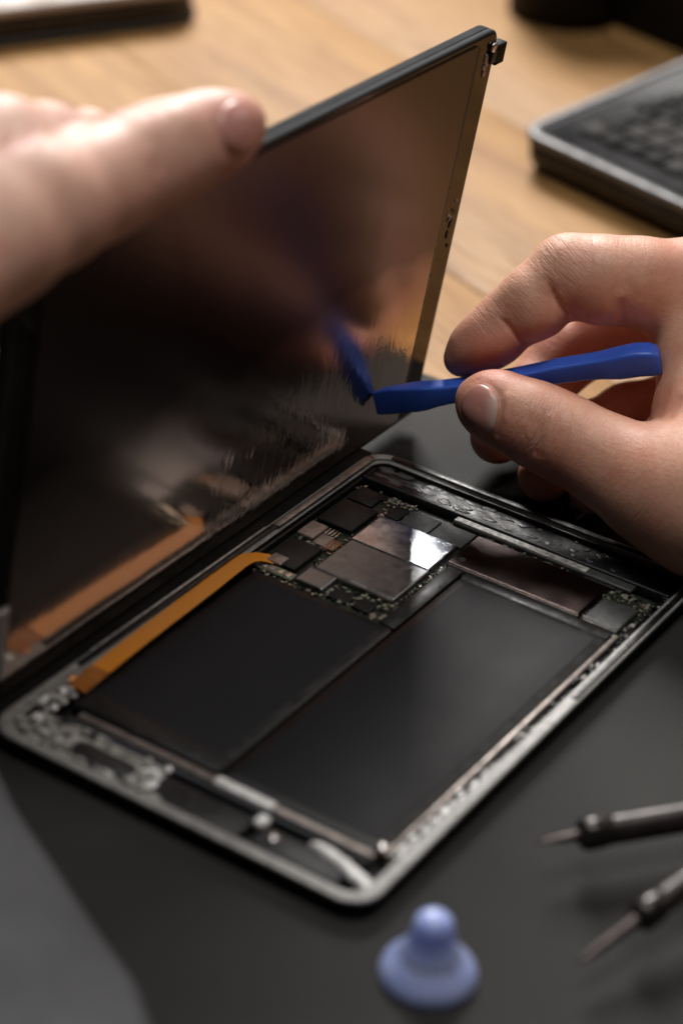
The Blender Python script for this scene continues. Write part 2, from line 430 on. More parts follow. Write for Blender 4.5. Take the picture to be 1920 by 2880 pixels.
def cell(name, x0, x1, y0, y1, z1, parent):
    """battery pouch: soft pillow body with a darker sealed border"""
    o = loft(name, [[(x, y, z) for x, y in rrect(x0 + i, x1 - i, y0 + i, y1 - i, max(1.6 - i * .5, .6), 5)] for i, z in
                    ((0.1, 1.7), (0.0, 3.6), (0.1, z1 - 0.75), (0.35, z1 - 0.5), (2.6, z1 - 0.42), (3.1, z1 - 0.15), (3.8, z1), (12, z1 + 0.06))],
             [M['battery'], M['battery_edge']], parent, mats_per=[1, 1, 1, 1, 1, 0, 0])
    o.data.polygons[-1].material_index = 0
    return B(o)
c1 = cell('battery_cell', 11.0, 64.3, 25.6, 119.6, 5.5, base)
c2 = cell('battery_cell', 65.2, 120.4, 25.0, 158.6, 5.5, base)
B(box('battery_flap', 13.2, 63.6, 26.0, 33.5, 5.0, 5.62, M['battery_edge'], base, 0.2))
B(box('battery_flap', 58.4, 64.2, 120.4, 163.2, 3.2, 4.9, M['battery_edge'], base, 0.4))
B(box('battery_tape', 65.0, 119.6, 158.9, 163.6, 3.0, 4.5, M['gloss_black'], base, 0.4))

# logic board and its parts
board = bm_obj('logic_board', (lambda b: (add_box(b, 6.5, 58.1, 121.0, 190.2, 1.7, 3.0, 0.15, 1), add_box(b, 56.0, 123.0, 163.8, 190.0, 1.75, 3.05, 0.15, 1), b)[-1])(bmesh.new()), M['pcb'], base)
B(board)
def on_board(name, x0, x1, y0, y1, z0, z1, mat, bev=0.3, rot=0.0, tilt=(0, 0)):
    cx, cy = (x0 + x1) / 2, (y0 + y1) / 2
    Mx = None
    if rot or tilt != (0, 0):
        Mx = Matrix.Translation(Vector((cx, cy, z0)) * MM) @ Matrix.Rotation(math.radians(rot), 4, 'Z') @ \
             Matrix.Rotation(math.radians(tilt[0]), 4, 'X') @ Matrix.Rotation(math.radians(tilt[1]), 4, 'Y') @ Matrix.Translation(-Vector((cx, cy, z0)) * MM)
    return box(name, x0, x1, y0, y1, z0, z1, mat, board, bev, 3, Mx)
def plate(name, x0, x1, y0, y1, z1, mat, n=14, dent=0.10, seed=0, hole=None, rot=0.0, tilt=(0, 0)):
    """pressed sheet-metal lid: slightly wavy top, rolled edge, sides down to the board"""
    r = np.random.default_rng(seed); bm = bmesh.new()
    nx, ny = n, max(6, int(n * (y1 - y0) / (x1 - x0)))
    ph = r.uniform(0, 6, 6)
    rows = []
    edge = 0.55
    xs = np.concatenate([[x0, x0 + edge * .35, x0 + edge, x0 + edge * 1.3], np.linspace(x0 + edge * 1.6, x1 - edge * 1.6, nx), [x1 - edge * 1.3, x1 - edge, x1 - edge * .35, x1]])
    ys = np.concatenate([[y0, y0 + edge * .35, y0 + edge, y0 + edge * 1.3], np.linspace(y0 + edge * 1.6, y1 - edge * 1.6, ny), [y1 - edge * 1.3, y1 - edge, y1 - edge * .35, y1]])
    grid = []
    for i, x in enumerate(xs):
        col = []
        for j, y in enumerate(ys):
            e = min(x - x0, x1 - x, y - y0, y1 - y)
            z = z1 - (0.42 if e <= 1e-6 else (0.12 if e < edge * .5 else 0.0))
            if e >= edge * 1.5:
                z += dent * (math.sin(x * .35 + ph[0]) * math.sin(y * .31 + ph[1]) + .5 * math.sin(x * .9 + ph[2] + y * .5)) * min(1, (e - edge * 1.5) / 2)
            z += tilt[0] * (y - (y0 + y1) / 2) + tilt[1] * (x - (x0 + x1) / 2)
            if hole and math.hypot(x - hole[0], y - hole[1]) < hole[2]: z -= 0.0
            col.append(bm.verts.new((x * MM, y * MM, z * MM)))
        grid.append(col)
    for i in range(len(xs) - 1):
        for j in range(len(ys) - 1):
            bm.faces.new((grid[i][j], grid[i + 1][j], grid[i + 1][j + 1], grid[i][j + 1]))
    rim = [e for e in bm.edges if len(e.link_faces) == 1]
    ex = bmesh.ops.extrude_edge_only(bm, edges=rim)
    for g in ex['geom']:
        if isinstance(g, bmesh.types.BMVert): g.co.z = 2.9 * MM
    if rot:
        bmesh.ops.rotate(bm, cent=Vector(((x0 + x1) / 2, (y0 + y1) / 2, 0)) * MM, matrix=Matrix.Rotation(math.radians(rot), 3, 'Z'), verts=bm.verts)
    return bm_obj(name, bm, mat, board, smooth=True)
tag(plate('shield_plate', 25.0, 55.6, 133.6, 155.6, 5.3, M['shield'], seed=1, dent=0.05), 'brushed grey shield lid')
tag(plate('shield_plate', 24.2, 54.9, 156.0, 175.6, 5.1, M['shield_shiny'], seed=2, dent=0.05), 'polished shield lid with a bright glare at one end')
plate('shield_plate', 23.7, 34.4, 123.9, 133.0, 5.2, M['shield'], n=7, seed=3, dent=0.03)
lp = tag(plate('shield_plate', 56.8, 106.1, 164.3, 185.6, 5.2, M['shield_dark'], seed=4, dent=0.03), 'long shield lid coloured dark for the hand it reflects')
plate('shield_plate', 107.6, 120.2, 164.3, 179.8, 4.9, M['grey_tape'], n=8, seed=5, dent=0.06)
lathe('vent_hole', [(0.0, 5.23), (1.0, 5.235), (1.25, 5.32), (1.35, 5.2)], M['black_plastic'], board, 16, Matrix.Translation(Vector((60.2, 168.6, 0)) * MM))
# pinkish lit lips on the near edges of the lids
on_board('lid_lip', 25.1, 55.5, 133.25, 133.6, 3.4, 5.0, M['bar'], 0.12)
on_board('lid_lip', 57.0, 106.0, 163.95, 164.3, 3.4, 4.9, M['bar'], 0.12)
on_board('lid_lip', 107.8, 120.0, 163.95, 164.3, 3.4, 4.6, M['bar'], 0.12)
on_board('chip', 8.2, 22.2, 160.2, 177.0, 3.0, 4.9, M['chip'], 0.35)
on_board('chip', 8.6, 20.8, 128.2, 145.0, 3.0, 5.0, M['chip'], 0.4)
on_board('chip', 24.5, 30.0, 177.0, 185.5, 3.0, 4.4, M['chip'], 0.3)
on_board('chip', 8.0, 18.0, 179.0, 188.5, 3.0, 4.2, M['chip'], 0.3)
on_board('connector', 7.8, 14.4, 148.6, 158.2, 3.0, 4.8, M['tan'], 0.5)
on_board('connector', 14.9, 19.6, 147.0, 153.9, 3.0, 4.4, M['tan'], 0.35)
for k in range(5):
    on_board('contact_pin', 19.9 + k * 0.8, 20.35 + k * 0.8, 146.4, 152.6, 3.0, 4.6, M['solder'] if k % 2 else M['copper'], 0.12)
for k in range(4):
    on_board('contact_pin', 14.9 + k * 1.3, 15.5 + k * 1.3, 154.4, 158.5, 3.0, 4.1, M['solder'], 0.12)
on_board('grey_tape', 30.8, 42.2, 176.2, 186.0, 3.0, 4.5, M['grey_tape'], 0.3)
on_board('grey_tape', 42.6, 55.6, 176.0, 186.4, 3.0, 4.4, M['grey_tape'], 0.3)
on_board('connector', 9.2, 22.6, 123.2, 127.2, 3.0, 4.3, M['pcb_edge'], 0.3)
for k in range(4):
    on_board('contact_pin', 10.0 + k * 3.1, 12.3 + k * 3.1, 123.6, 126.4, 4.2, 4.7, M['solder'] if k != 1 else M['tan'], 0.2)
on_board('chip', 36.5, 44.0, 123.6, 129.6, 3.0, 4.0, M['chip'], 0.3)
on_board('chip', 46.0, 52.5, 123.4, 129.0, 3.0, 4.2, M['chip'], 0.3)
on_board('metal_rail', 45.0, 113.0, 188.0, 192.2, 3.0, 5.0, M['grey_tape'], 0.5)
on_board('metal_rail', 45.2, 96.0, 188.5, 191.4, 5.0, 5.35, M['residue'], 0.15)
on_board('board_edge', 106.5, 121.4, 161.6, 163.4, 2.6, 4.1, M['pcb_edge'], 0.3)
on_board('connector', 96, 108, 186.4, 188.0, 3.0, 4.6, M['chip'], 0.3)

# small surface-mount pieces: too many and too small to pick apart
bm = bmesh.new()
def scatter(x0, x1, y0, y1, z, n, smin=.5, smax=1.8, mats=(0, 1, 2, 3), hmax=1.0):
    for _ in range(n):
        x, y = random.uniform(x0, x1), random.uniform(y0, y1)
        a, b = random.uniform(smin, smax), random.uniform(smin, smax) * .7
        if random.random() < .5: a, b = b, a
        h = random.uniform(.3, hmax); m = random.choice(mats)
        add_box(bm, x - a / 2, x + a / 2, y - b / 2, y + b / 2, z - .1, z + h, 0, mi=m)
scatter(35, 58, 122.6, 132.8, 3.0, 120)
scatter(55.8, 57.2, 134, 163, 3.0, 34, .4, .9)
scatter(22.4, 24.2, 134, 160, 3.0, 30, .4, 1.0)
scatter(8, 24, 145.2, 148.2, 3.0, 40)
scatter(20, 31, 176, 189, 3.0, 60)
scatter(7, 30, 186, 190, 3.0, 50)
scatter(57, 106, 186.0, 188.0, 3.0, 110, .4, 1.3)
scatter(107, 122, 180.2, 188, 3.0, 70)
scatter(120.6, 122.6, 164, 186, 3.0, 40, .4, 1.1)
scatter(106.2, 107.5, 164, 186, 3.0, 24, .4, .9)
scatter(57, 106, 162.2, 163.9, 2.2, 46, .3, .9)
scatter(9, 35, 121.2, 123.4, 3.0, 46, .4, 1.2)
small = bm_obj('surface_mount_pieces', bm, [M['chip'], M['solder'], M['tan'], M['pcb_edge']], board)
tag(small, kind='stuff')

# amber ribbon cable on the hinge side
def strip(name, path, width, thick, mat, parent, widths=None):
    """flat ribbon following path (x,y,z) with width direction across its run"""
    loops = []
    for i, p in enumerate(path):
        a = Vector(path[max(i - 1, 0)]); b = Vector(path[min(i + 1, len(path) - 1)])
        t = (b - a).normalized(); side = t.cross(Vector((0, 0, 1))).normalized(); up = side.cross(t).normalized()
        w = (widths[i] if widths else width) / 2; c = Vector(p)
        loops.append([c + side * w + up * thick / 2, c - side * w + up * thick / 2, c - side * w - up * thick / 2, c + side * w - up * thick / 2])
    o = loft(name, loops, mat, parent, smooth=False)
    return o
path = [(8.2, 34.0, 5.6), (7.9, 42, 5.9), (7.3, 60, 6.15), (6.9, 80, 6.25), (6.4, 100, 6.25), (5.9, 112, 6.3), (5.8, 118, 6.4), (6.4, 122.6, 6.3), (8.2, 125.8, 5.9), (10.6, 127.8, 5.3), (13.0, 128.6, 5.0)]
rib = strip('ribbon_cable', path, 6.4, 0.25, M['ribbon'], base, [6.6, 6.6, 6.5, 6.4, 6.4, 6.4, 6.3, 6.0, 5.4, 4.8, 4.4])
rib.data.polygons.foreach_set('use_smooth', [True] * len(rib.data.polygons)); sharp_edges(rib, 50); B(rib)
strip('stiffener', [(8.2, 31.6, 5.65), (8.2, 36, 5.9), (7.9, 43.5, 6.16)], 6.9, 0.22, M['ribbon_dark'], rib)
box('connector', 10.6, 16.2, 126.9, 132.0, 4.9, 5.7, M['tan'], rib, 0.3)
B(strip('ribbon_tail', [(3.6, 31, 5.3), (2.2, 40, 5.6), (1.4, 60, 6.2), (1.0, 84, 6.4)], 1.6, 0.3, M['ribbon_dark'], base))
B(lathe('screw', [(0, 6.1), (1.5, 6.1), (1.9, 5.8), (1.9, 5.0)], M['copper'], base, 18, Matrix.Translation(Vector((3.4, 35.0, 0)) * MM)))

# strips and parts around the edge
B(box('hinge_side_channel', 5.0, 6.3, 30, 200, 1.7, 5.2, M['gloss_black'], base, 0.3))
B(box('hinge_side_lip', 1.4, 3.9, 144, 203, 6.9, 7.35, M['bar'], base, 0.15))
B(box('rim_shade_strip', 8, 122, 206.9, 209.2, 6.7, 7.25, M['gloss_black'], base, 0.2))  # black strip added for the hand's shadow on the far rim
B(box('rim_shade_strip', 127.0, 129.2, 120, 198, 6.7, 7.22, M['gloss_black'], base, 0.2))  # black strip added where the hand shades the side rim
B(box('side_bar', 121.0, 122.7, 24, 160, 3.4, 6.1, M['bar'], base, 0.4))
B(box('side_channel', 122.8, 125.0, 22, 190, 1.7, 4.4, M['gloss_black'], base, 0.3))
B(box('bottom_bar', 17, 119.5, 21.0, 23.6, 3.2, 6.0, M['bar'], base, 0.5))
B(box('bottom_bar', 14.5, 119.0, 18.6, 20.5, 2.6, 5.2, M['alu_lip'], base, 0.4))
B(box('bottom_bar_cap', 66, 86, 20.6, 24.0, 3.3, 6.4, M['residue_white'], base, 0.6))
B(box('bracket_plate', 6.0, 52.5, 5.0, 18.2, 1.7, 4.9, M['residue'], base, 0.4))
B(box('bracket_rib', 8.0, 22.5, 9.2, 10.4, 4.9, 5.7, M['residue_white'], base, 0.3))
B(box('bracket_rib', 30.0, 52.0, 15.6, 16.9, 4.9, 5.6, M['residue'], base, 0.3))
B(box('bracket_rib', 12.0, 50.0, 4.9, 6.0, 4.9, 5.7, M['residue_white'], base, 0.3))
B(box('bracket_slot', 10.0, 21.0, 12.2, 14.4, 4.5, 5.0, M['black_plastic'], base, 0.2))
B(loft('speaker_module', [[(x, y, z) for x, y in rrect(24 + i, 46 - i, 7.4 + i, 14.2 - i, 3.2 - i, 6)] for i, z in ((0, 1.7), (0, 4.85), (.5, 5.1))], M['black_plastic'], base))
B(box('speaker_module', 53.5, 84.5, 6.4, 16.6, 1.7, 4.8, M['black_plastic'], base, 0.8))
B(box('antenna_module', 88, 117, 6.6, 16.0, 1.7, 4.6, M['deck'], base, 0.8))
B(box('edge_clip', 84.6, 88.4, 13.6, 18.2, 3.0, 6.0, M['residue_white'], base, 0.8))
B(lathe('screw', [(0, 5.5), (1.6, 5.5), (2.0, 5.1), (2.0, 4.0)], M['screw'], base, 20, Matrix.Translation(Vector((92.8, 12.2, 0)) * MM)))
B(lathe('screw', [(0, 6.2), (1.7, 6.2), (2.1, 5.8), (2.1, 4.0)], M['screw'], base, 20, Matrix.Translation(Vector((119.2, 27.0, 0)) * MM)))
B(box('top_channel', 5.4, 124.6, 193.6, 204.8, 1.7, 4.6, M['gloss_black'], base, 0.4))
B(box('top_channel_wall', 5.4, 124.6, 192.3, 193.5, 1.7, 5.6, M['black_plastic'], base, 0.3))

# lumps of dried adhesive
def blob(bm, x, y, z, rx, ry, h, rot, mi=0, n=13, seed=0):
    r = np.random.default_rng(seed)
    loops = []
    prof = [(1.0, -.3), (1.02, .25), (.82, .75), (.45, .98)]
    jit = 1 + r.uniform(-.28, .28, n)
    ca, sa = math.cos(rot), math.sin(rot)
    vs = []
    for s, hz in prof:
        ring = []
        for i in range(n):
            a = 2 * math.pi * i / n
            px, py = rx * s * jit[i] * math.cos(a), ry * s * jit[i] * math.sin(a)
            ring.append(bm.verts.new(((x + px * ca - py * sa) * MM, (y + px * sa + py * ca) * MM, (z + h * (hz + r.uniform(-.08, .08))) * MM)))
        vs.append(ring)
    top = bm.verts.new((x * MM, y * MM, (z + h * 1.02) * MM))
    for k in range(3):
        for i in range(n):
            f = bm.faces.new((vs[k][i], vs[k][(i + 1) % n], vs[k + 1][(i + 1) % n], vs[k + 1][i])); f.material_index = mi; f.smooth = True
    for i in range(n):
        f = bm.faces.new((vs[3][i], vs[3][(i + 1) % n], top)); f.material_index = mi; f.smooth = True
def residue(name, items, mats):
    bm = bmesh.new()
    for k, (x, y, z, rx, ry, h, rot, mi) in enumerate(items): blob(bm, x, y, z, rx, ry, h, rot, mi, seed=k + 17)
    return B(tag(bm_obj(name, bm, mats, base, smooth=True), kind='stuff'))
R_ = random.uniform
items = []
# corner near the hinge, left of the picture
for _ in range(34):
    items.append((R_(3.5, 9.5), R_(6, 32), R_(4.6, 5.9), R_(.8, 2.4), R_(.6, 1.8), R_(.3, .8), R_(0, 3), random.choice((0, 0, 0, 1, 2))))
for _ in range(30):
    items.append((R_(6, 24), R_(5, 15), R_(4.6, 5.8), R_(.8, 2.6), R_(.6, 1.6), R_(.3, .8), R_(-.3, .3), random.choice((0, 0, 0, 2))))
for _ in range(60):
    items.append((R_(12, 58), R_(3.9, 6.2), R_(5.4, 5.9), R_(1.0, 3.6), R_(.5, 1.2), R_(.25, .6), R_(-.2, .2), random.choice((0, 0, 2))))
for _ in range(26):
    items.append((R_(44, 54), R_(5, 18), R_(4.2, 5.6), R_(.8, 2.0), R_(.6, 1.6), R_(.4, .9), R_(0, 3), random.choice((0, 0, 1))))
for _ in range(26):
    items.append((R_(14, 30), R_(15.5, 18.4), R_(3.8, 5.0), R_(.8, 2.6), R_(.4, 1.0), R_(.3, .8), R_(-.2, .2), random.choice((0, 2))))
residue('adhesive_residue', items, [M['residue'], M['residue_white'], M['black_plastic']])
items = []
for k in range(15):
    f = k / 14; items.append((104.5 + 19.5 * f, 16.6 - 5.6 * f ** 1.6 + R_(-.3, .3), 4.6, 2.2, 1.5 + .7 * f, 1.5, 0.1, 0))
for y, n in ((29, 7), (34.5, 5), (42, 5), (46, 6), (50, 9), (55, 8), (60, 4), (66, 3), (73, 3)):
    for _ in range(n): items.append((R_(123.0, 125.6), y + R_(-2, 2), R_(4.3, 5.4), R_(.7, 1.3), R_(.9, 2.2), R_(.4, .9), R_(-.3, .3), random.choice((0, 0, 1))))
for _ in range(70):
    items.append((R_(122.6, 126.0), R_(60, 196), R_(4.2, 5.4), R_(.4, 1.2), R_(.5, 1.5), R_(.3, .8), R_(-.3, .3), random.choice((1, 2, 2, 1))))
residue('adhesive_residue', items, [M['residue_white'], M['residue'], M['gloss_black']])
items = []
for _ in range(40):
    items.append((R_(9, 62), R_(196, 203.5), 4.52, R_(2.0, 6.5), R_(.7, 2.0), R_(.08, .16), R_(-.2, .12), 1))
for _ in range(24):
    items.append((R_(12, 66), R_(195.5, 203.5), 4.6, R_(1.2, 3.0), R_(.6, 1.5), R_(.1, .3), R_(-.4, .4), 0))
for _ in range(10):
    items.append((R_(64, 124), R_(194.5, 204.5), 4.5, R_(.8, 3.0), R_(.5, 1.4), R_(.1, .4), R_(-.5, .5), 0))
for _ in range(15):  # small grey blobs drawn in as glints on the black channel
    items.append((R_(84, 124), R_(195, 204), 4.6, R_(.5, 1.6), R_(.25, .8), R_(.15, .4), R_(-.8, .8), 1))
residue('adhesive_residue', items, [M['gloss_black'], M['grey_film']])

# ------------------------------------------------------------------ tablet screen, raised
SA = math.radians(6.5)
scr = tag(empty('tablet_screen', (-5.5, 246, 6)), 'raised dark mirror-like tablet screen leaning upright along the body edge', 'tablet screen')
# local axes: X = along the hinge towards the near end, Y = up the panel, Z = front (towards the board)
MS = Matrix(((0, math.sin(SA), math.cos(SA), 0), (-1, 0, 0, 0), (0, math.cos(SA), -math.sin(SA), 0), (0, 0, 0, 1)))
scr.matrix_world = Matrix.Translation(Vector((-5.5, 246, 6)) * MM) @ MS
SLn, SHt = 243.5, 150.8
def srr(i, r): return rrect(i, SLn - i, i, SHt - i, r, 8)
lp_ = [[(x, y, z) for x, y in srr(i, r)] for i, z, r in ((8, -6.9, 2), (1.4, -6.8, 4.6), (0.45, -6.3, 5), (0.1, -5.6, 5.2), (0.0, -2.9, 5.2), (0.35, -2.75, 5), (0.35, -2.55, 5), (0.0, -2.4, 5.2), (0.0, -0.8, 5.2), (0.3, -0.5, 5))]
sharp_edges(loft('back_frame', lp_, [M['alu_dark'], M['alu_lip']], scr, mats_per=[0, 0, 0, 0, 0, 0, 1, 1, 1]), 50)
loft('bezel_glass', [[(x, y, z) for x, y in srr(i, r)] for i, z, r in ((0.9, -0.6, 4.6), (0.8, -0.15, 4.6), (1.1, 0.0, 4.4))], M['bezel'], scr, smooth=False)
# display backing sheet with a gentle buckle
bm = bmesh.new()
x0, x1, y0, y1 = 14.6, SLn - 9.0, 1.7, SHt - 2.6
nx, ny = 60, 40; g = []
for i in range(nx + 1):
    col = []
    for j in range(ny + 1):
        x = x0 + (x1 - x0) * i / nx; y = y0 + (y1 - y0) * j / ny
        z = 0.75
        col.append(bm.verts.new((x * MM, y * MM, z * MM)))
    g.append(col)
for i in range(nx):
    for j in range(ny): bm.faces.new((g[i][j], g[i + 1][j], g[i + 1][j + 1], g[i][j + 1]))
rim = [e for e in bm.edges if len(e.link_faces) == 1]
for q in bmesh.ops.extrude_edge_only(bm, edges=rim)['geom']:
    if isinstance(q, bmesh.types.BMVert): q.co.z = -0.05 * MM
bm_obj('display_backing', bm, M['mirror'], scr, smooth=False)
box('seal_strip', 2.0, SLn - 2.0, -0.2, 1.5, 0.02, 0.5, M['black_plastic'], scr, 0.15)
B(box('hinge_tape', -10.5, -0.3, 3, 208, 0.25, 6.2, M['black_matte'], base, 0.5))
B(box('rim_shade_strip', 1.0, 3.2, 40, 204, 6.6, 7.15, M['gloss_black'], base, 0.2))  # black strip added in place of the dark recess inside the rim
B(box('hinge_side_lip', 0.2, 0.9, 48, 141, 6.7, 7.3, M['edge_bright'], base, 0.15))
box('seal_strip', 12.2, 14.3, 4.3, SHt - 4.0, 0.02, 0.35, M['black_plastic'], scr, 0.1)
# corner clip, black latch and small bits
box('corner_latch', -4.2, 1.6, SHt - 13.0, SHt - 5.5, -2.2, 1.6, M['black_matte'], scr, 0.5)
box('latch_pin', -0.4, 4.6, SHt - 11.8, SHt - 7.2, 0.0, 1.4, M['black_plastic'], scr, 0.4)
lathe('corner_screw', [(0, 1.3), (1.5, 1.25), (1.9, .9), (1.9, 0)], M['screw'], scr, 18, Matrix.Translation(Vector((3.4, SHt - 6.0, 0.1)) * MM))
bm = bmesh.new()
for k in range(6): blob(bm, 6.0 + R_(-.6, .6), SHt - 9 - k * 1.2, 0, 1.1, 1.3, .6, R_(0, 3), 0, seed=50 + k)
tag(bm_obj('corner_residue', bm, M['tan'], scr, smooth=True), kind='stuff')
box('end_bracket', SLn - 9.0, SLn - 0.8, 10, 36, 0.02, 1.6, M['edge_bright'], scr, 0.6)
bm = bmesh.new()
for k, (x, y, rx, ry, rt) in enumerate([(5.4, 84, 2.2, .6, .7), (7.4, 81.5, 1.6, .5, -.5), (5.9, 79.0, .6, 1.6, .2), (5.2, 88, .7, .6, 0), (6.5, 75, .6, 1.6, .1), (8.6, 83.2, 1.2, .5, .3), (4.6, 70, .4, .9, 0)]):
    blob(bm, x, y, 0, rx, ry, .5, rt, k % 2, seed=80 + k)
tag(bm_obj('torn_adhesive', bm, [M['black_plastic'], M['residue']], scr, smooth=True), kind='stuff')

# ------------------------------------------------------------------ prying tool
def cs(u, v, d): return to_world(cam_pt(u, v, d))
st = [(1054, 1134, 31, 0.9), (1070, 1131, 36, 1.2), (1100, 1125, 40, 1.7), (1131, 1121, 41, 2.3), (1163, 1117, 44, 2.9), (1192, 1113, 44, 3.3), (1225, 1107, 40, 3.5), (1262, 1101, 38, 3.6),
      (1320, 1093, 37, 3.7), (1405, 1077, 38, 3.8), (1500, 1058, 38, 3.9), (1570, 1043, 39, 4.0), (1640, 1033, 40, 4.1), (1690, 1027, 43, 4.3), (1739, 1021, 50, 4.6), (1790, 1012, 52, 4.8), (1830, 1010, 51, 4.8), (1848, 1012, 46, 4.3), (1857, 1013, 36, 3.2)]
loops = []
axis = (cs(1850, 1013, 791) - cs(1054, 1134, 813)); axis /= np.linalg.norm(axis)
upv = np.array([0, 0, 1.0]); upv = upv - axis * (upv @ axis); upv /= np.linalg.norm(upv)
sidev = np.cross(axis, upv)
cv, sv = abs(upv @ CAM_R[1]), abs(sidev @ CAM_R[1])
for u, v, h, th in st:
    d = 813 + (791 - 813) * (u - 1054) / (1850 - 1054)
    c = cs(u, v, d); hh = max(0.9, (h * d / FPX - th * sv * 0.9) / cv)
    loops.append([c + upv * x + sidev * y for x, y in rrect(-hh, hh, -th, th, min(hh, th) * 0.34, 4)])
spud = loft('prying_tool', loops, M['blue'], smooth=True); sharp_edges(spud, 60)
tag(spud, 'slim blue plastic prying tool pinched between finger and thumb, tip against the screen', 'prying tool')

# ------------------------------------------------------------------ hands (distance field turned into one continuous skin)
def round_cone(P, a, b, r1, r2):
    ba = b - a; l2 = ba @ ba; rr = r1 - r2; a2 = l2 - rr * rr; il2 = 1.0 / l2
    pa = P - a; y = pa @ ba; z = y - l2
    x2 = np.sum((pa * l2 - y[..., None] * ba) ** 2, -1); y2 = y * y * l2; z2 = z * z * l2
    k = np.sign(rr) * rr * rr * x2
    d = (np.sqrt(np.maximum(x2 * a2 * il2, 0)) + y * rr) * il2 - r1
    m1 = np.sign(z) * a2 * z2 > k
    m2 = np.sign(y) * a2 * y2 < k
    d = np.where(m2, np.sqrt(np.maximum(x2 + y2, 0)) * il2 - r1, d)
    d = np.where(m1, np.sqrt(np.maximum(x2 + z2, 0)) * il2 - r2, d)
    return d
def smin(a, b, k):
    h = np.maximum(k - np.abs(a - b), 0.0) / k
    return np.minimum(a, b) - h * h * k * 0.25
def surface_nets(F, org, vox):
    s = F < 0
    nx, ny, nz = F.shape
    cnt = np.zeros((nx - 1, ny - 1, nz - 1), np.int8)
    for dx in (0, 1):
        for dy in (0, 1):
            for dz in (0, 1): cnt += s[dx:nx - 1 + dx, dy:ny - 1 + dy, dz:nz - 1 + dz]
    act = (cnt > 0) & (cnt < 8)
    idx = -np.ones(act.shape, np.int64); I = np.argwhere(act); idx[act] = np.arange(len(I))
    acc = np.zeros((len(I), 3)); n = np.zeros(len(I))
    corners = [(a, b, c) for a in (0, 1) for b in (0, 1) for c in (0, 1)]
    val = {c: F[I[:, 0] + c[0], I[:, 1] + c[1], I[:, 2] + c[2]] for c in corners}
    for c in corners:
        for ax in range(3):
            if c[ax] == 0:
                e = list(c); e[ax] = 1; e = tuple(e)
                va, vb = val[c], val[e]; m = (va < 0) != (vb < 0)
                t = np.where(m, va / np.where(m, va - vb, 1), 0)
                p = np.zeros((len(I), 3)); p[:] = c; p[:, ax] = t
                acc[m] += p[m]; n[m] += 1
    V = org + (I + acc / n[:, None]) * vox
    faces = []
    for ax in range(3):
        o1, o2 = (ax + 1) % 3, (ax + 2) % 3
        sl = [slice(1, -1)] * 3; sl[ax] = slice(0, -1)
        sa = s[tuple(sl)]
        sl2 = [slice(1, -1)] * 3; sl2[ax] = slice(1, None)
        sb = s[tuple(sl2)]
        E_ = np.argwhere(sa != sb); base_ = E_.copy(); base_[:, o1] += 1; base_[:, o2] += 1
        inside = sa[tuple(E_.T)]
        q = []
        for d1, d2 in ((0, 0), (-1, 0), (-1, -1), (0, -1)):
            c = base_.copy(); c[:, o1] += d1; c[:, o2] += d2
            q.append(idx[c[:, 0], c[:, 1], c[:, 2]])
        q = np.stack(q, 1)
        q[~inside] = q[~inside][:, ::-1]
        faces.append(q)
    Fc = np.concatenate(faces); Fc = Fc[(Fc >= 0).all(1)]
    return V, Fc
def seg_dist(u, v, poly):
    d = np.full(u.shape, 1e9)
    for (ax, ay), (bx, by) in zip(poly[:-1], poly[1:]):
        ex, ey = bx - ax, by - ay; t = np.clip(((u - ax) * ex + (v - ay) * ey) / (ex * ex + ey * ey + 1e-9), 0, 1)
        d = np.minimum(d, np.hypot(u - ax - t * ex, v - ay - t * ey))
    return d
